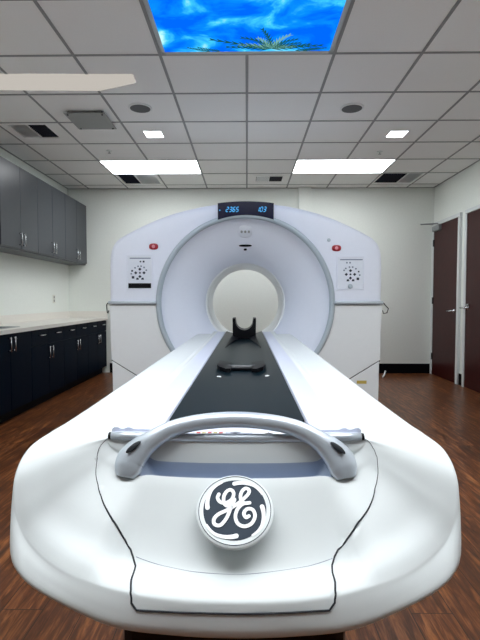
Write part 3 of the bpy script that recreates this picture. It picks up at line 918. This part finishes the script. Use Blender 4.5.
for s in (-1, 1):
    p = Vector((TX + s * .207, .9225, .842))
    bm = bmesh.new(); bmesh.ops.create_uvsphere(bm, u_segments=20, v_segments=10, radius=1)
    d = Vector((s * -.80, .30, .58)).normalized(); w_ = Vector((0, -.80, .60)); w_ = (w_ - d * w_.dot(d)).normalized(); q_ = d.cross(w_)
    Mx = Matrix(((d.x * .018, q_.x * .0058, w_.x * .004, p.x), (d.y * .018, q_.y * .0058, w_.y * .004, p.y), (d.z * .018, q_.z * .0058, w_.z * .004, p.z), (0, 0, 0, 1)))
    bmesh.ops.transform(bm, matrix=Mx, verts=bm.verts)
    obj('grip_recess', bm, M['gap'], HN, True)

# round badge
BT = radians(37); bc = Vector((TX + .001, .8475, .7465)); bn = Vector((0, -sin(BT), cos(BT))); bu = Vector((1, 0, 0)); bv = bn.cross(bu)
BR = .0695
BG = obj('badge', disc_stack(bc, bn, [(-.034, BR - .014), (-.005, BR + .0005), (0, BR + .003), (.004, BR + .0015), (.0055, BR - .001)], 64), M['white'], TB, True, label='round raised badge with a script monogram')
smooth_angle(BG, 30)
def bp(u, v, h=0): return bc + bu * (u * BR) + bv * (v * BR) + bn * (.0055 + h)
bm = bmesh.new()
def ring(r0, r1, h0, h1, k=72):
    vs = [[bm.verts.new(bp(r * cos(2 * pi * i / k), r * sin(2 * pi * i / k), h)) for i in range(k)] for r, h in ((r0, h0), (r0, h1), (r1, h1), (r1, h0))]
    for j in range(4):
        A, B = vs[j], vs[(j + 1) % 4]
        for i in range(k): bm.faces.new((A[i], A[(i + 1) % k], B[(i + 1) % k], B[i]))
ring(.955, .975, -.0005, .0006)
obj('badge_outline', bm, M['badge'], BG)
obj('badge_disc', disc_stack(bc + bn * .0050, bn, [(0, BR * .845), (.0012, BR * .845)], 64), M['badge'], BG, label='slate grey disc')
def stroke(pts, wd, h, m, name, par, sub=6):
    pts = [Vector((p[0], p[1], 0)) for p in pts]
    if not isinstance(wd, list): wd = [wd] * len(pts)
    P, W = [], []
    for i in range(len(pts) - 1):
        p0, p1, p2, p3 = pts[max(i - 1, 0)], pts[i], pts[i + 1], pts[min(i + 2, len(pts) - 1)]
        for k in range(sub):
            t_ = k / sub
            P.append(.5 * ((2 * p1) + (p2 - p0) * t_ + (2 * p0 - 5 * p1 + 4 * p2 - p3) * t_ ** 2 + (3 * p1 - p0 - 3 * p2 + p3) * t_ ** 3)); W.append(wd[i] + (wd[i + 1] - wd[i]) * t_)
    P.append(pts[-1]); W.append(wd[-1])
    add_bm = bmesh.new()
    # round dots along the path + ribbon
    Lf, Rt = [], []
    for i, p in enumerate(P):
        t_ = (P[min(i + 1, len(P) - 1)] - P[max(i - 1, 0)]).normalized(); n_ = Vector((-t_.y, t_.x, 0))
        Lf.append(p + n_ * W[i]); Rt.append(p - n_ * W[i])
    top = [(add_bm.verts.new(bp(a.x, a.y, h)), add_bm.verts.new(bp(b.x, b.y, h))) for a, b in zip(Lf, Rt)]
    for (a, b), (c, d) in zip(top, top[1:]): add_bm.faces.new((a, b, d, c))
    for e, hh in ((0, h - .00005), (len(P) - 1, h - .00005)):
        c = P[e]; add_bm.faces.new([add_bm.verts.new(bp(c.x + W[e] * cos(2 * pi * k / 16), c.y + W[e] * sin(2 * pi * k / 16), hh)) for k in range(16)])
    r = bmesh.ops.extrude_face_region(add_bm, geom=add_bm.faces[:])
    bmesh.ops.translate(add_bm, verts=[g_ for g_ in r['geom'] if isinstance(g_, bmesh.types.BMVert)], vec=-bn * .0008)
    return add_bm
def px(l): return [((x - 240) / 197.0, (213 - y) / 172.0) for x, y in l]
LG = px([(152, 142), (146, 160), (160, 180), (190, 186), (222, 168), (232, 138), (218, 120), (196, 126), (180, 152), (182, 186), (202, 200), (226, 180), (238, 168), (216, 218), (196, 262), (166, 292), (137, 286), (134, 262), (156, 240), (196, 222), (238, 200), (282, 168), (312, 138), (314, 118), (294, 112), (274, 132), (270, 164), (290, 186), (318, 184)])
LE = px([(318, 184), (282, 190), (254, 216), (244, 252), (258, 284), (292, 296), (328, 282), (346, 248), (334, 218), (306, 214), (288, 234), (298, 254), (314, 248)])
obj('monogram', stroke(LG, .047, .0024, None, '', None), M['stickw'], BG, label='white script letter G')
obj('monogram', stroke(LE, .047, .0022, None, '', None), M['stickw'], BG, label='white script letter E')
for a in (92, 5, -86, 178):
    pts = []; w_ = []
    for k in range(9):
        s_ = k / 8; aa = radians(a - 62 * s_); rr = .735 + .12 * min(1, s_ * 1.5)
        pts.append((rr * cos(aa), rr * sin(aa))); w_.append(.060 * (1 - .55 * s_))
    obj('badge_swirl', stroke(pts, w_, .002, None, '', None, 3), M['stickw'], BG)

# ------------------------------------------------------------------ things on the cradle
t = thing('head_holder', 'black U-shaped head holder on the far end of the cradle', 'head holder', (TX + .004, 3.55, .84))
HX = TX + .004
def hpz(x): return .838 + .026 * abs((x) / hw) ** 2.2
pts = [(-.088, .845)]
pts += [(-.090, 1.0), (-.070, 1.0)]
for k in range(15):
    a = pi + pi * k / 14
    pts.append((.066 * cos(a), .976 + .066 * sin(a)))
pts += [(.070, 1.0), (.090, 1.0), (.088, .845)]
low = [(.088 - .176 * k / 10) for k in range(1, 10)]
pts += [(x, hpz(x) + .003) for x in low]
obj('cup', poly([(HX + x, 3.52, z) for x, z in pts], (0, .22, 0), .003), M['black'], t)
for s in (-1, 1):
    bm = bmesh.new(); R = []
    for k in range(11):
        q = k / 10; y = 3.53 - .72 * q
        xo = .090 + .018 * q; wd = .05 * (1 - q) ** 1.6 + .004; h = .02 * (1 - q) ** 1.3 + .003
        xi = xo - wd; z1, z2 = hpz(xi) + .0015, hpz(xo) + .0015
        R.append([bm.verts.new((TX + s * xi, y, z1)), bm.verts.new((TX + s * xi, y, z1 + h * .5)), bm.verts.new((TX + s * xo, y, z2 + h)), bm.verts.new((TX + s * xo, y, z2))])
    for A, B in zip(R, R[1:]):
        for i in range(4): bm.faces.new((A[i], A[(i + 1) % 4], B[(i + 1) % 4], B[i]))
    bm.faces.new(R[0]); bm.faces.new(R[-1][::-1])
    obj('mounting_arm', bm, M['black'], t)
t = thing('restraint_strap', 'short strap with two black buckles lying across the cradle', 'strap', (TX, 2.02, .85))
for s in (-1, 1):
    bm = bmesh.new()
    x1, x2 = .044, .103
    a = [(x1, 1.90), (x1 + .02, 1.885), (x2 - .012, 1.915), (x2, 1.96), (x2 - .004, 2.10), (x1, 2.10)]
    pts = [(TX + s * x, y, cz_(x / hw) + .001) for x, y in a]
    add_poly(bm, pts, (0, 0, .016), 0)
    obj('buckle', bm, M['black'], t)
obj('strap', tube([(TX - .06, 1.99, .851), (TX - .02, 1.985, .849), (TX + .02, 1.985, .849), (TX + .06, 1.99, .851)], [.010] * 4, 12), M['speaker'], t, True)
obj('webbing', box((TX - .05, 1.955, .8402), (TX + .05, 1.975, .850), .002), M['black'], t)

# small white clip on the floor behind the gantry foot
setp(obj('cable_clip', add_tube(tube([(2.02, 6.79, .03), (2.06, 6.86, .085)], .012, 8), [(1.99, 6.75, .012), (2.02, 6.79, .03)], .012, 8), M['stickw'], loc=(2.0, 6.8, 0), smooth=True),
     'small white clip on the floor by the back baseboard, right of the gantry', 'clip')

# ------------------------------------------------------------------ camera, light, view
cam = bpy.data.cameras.new('camera'); co = bpy.data.objects.new('camera', cam); COL.objects.link(co)
cam.sensor_fit = 'VERTICAL'; cam.sensor_height = 36; cam.lens = 462.0 / 640 * 36
cam.clip_start = .02
co.location = (0, 0, 1.14)
co.rotation_euler = (radians(90 - 2.48), 0, radians(.84))
scene.camera = co
w = bpy.data.worlds.new('world'); scene.world = w; w.use_nodes = True
w.node_tree.nodes['Background'].inputs[0].default_value = (.92, .97, 1, 1)
w.node_tree.nodes['Background'].inputs[1].default_value = .8
vs = scene.view_settings
vs.view_transform = 'Standard'; vs.look = 'None'; vs.gamma = 1; vs.use_curve_mapping = False
vs.exposure = 0.13
scene.cycles.caustics_reflective = False
scene.cycles.caustics_refractive = False
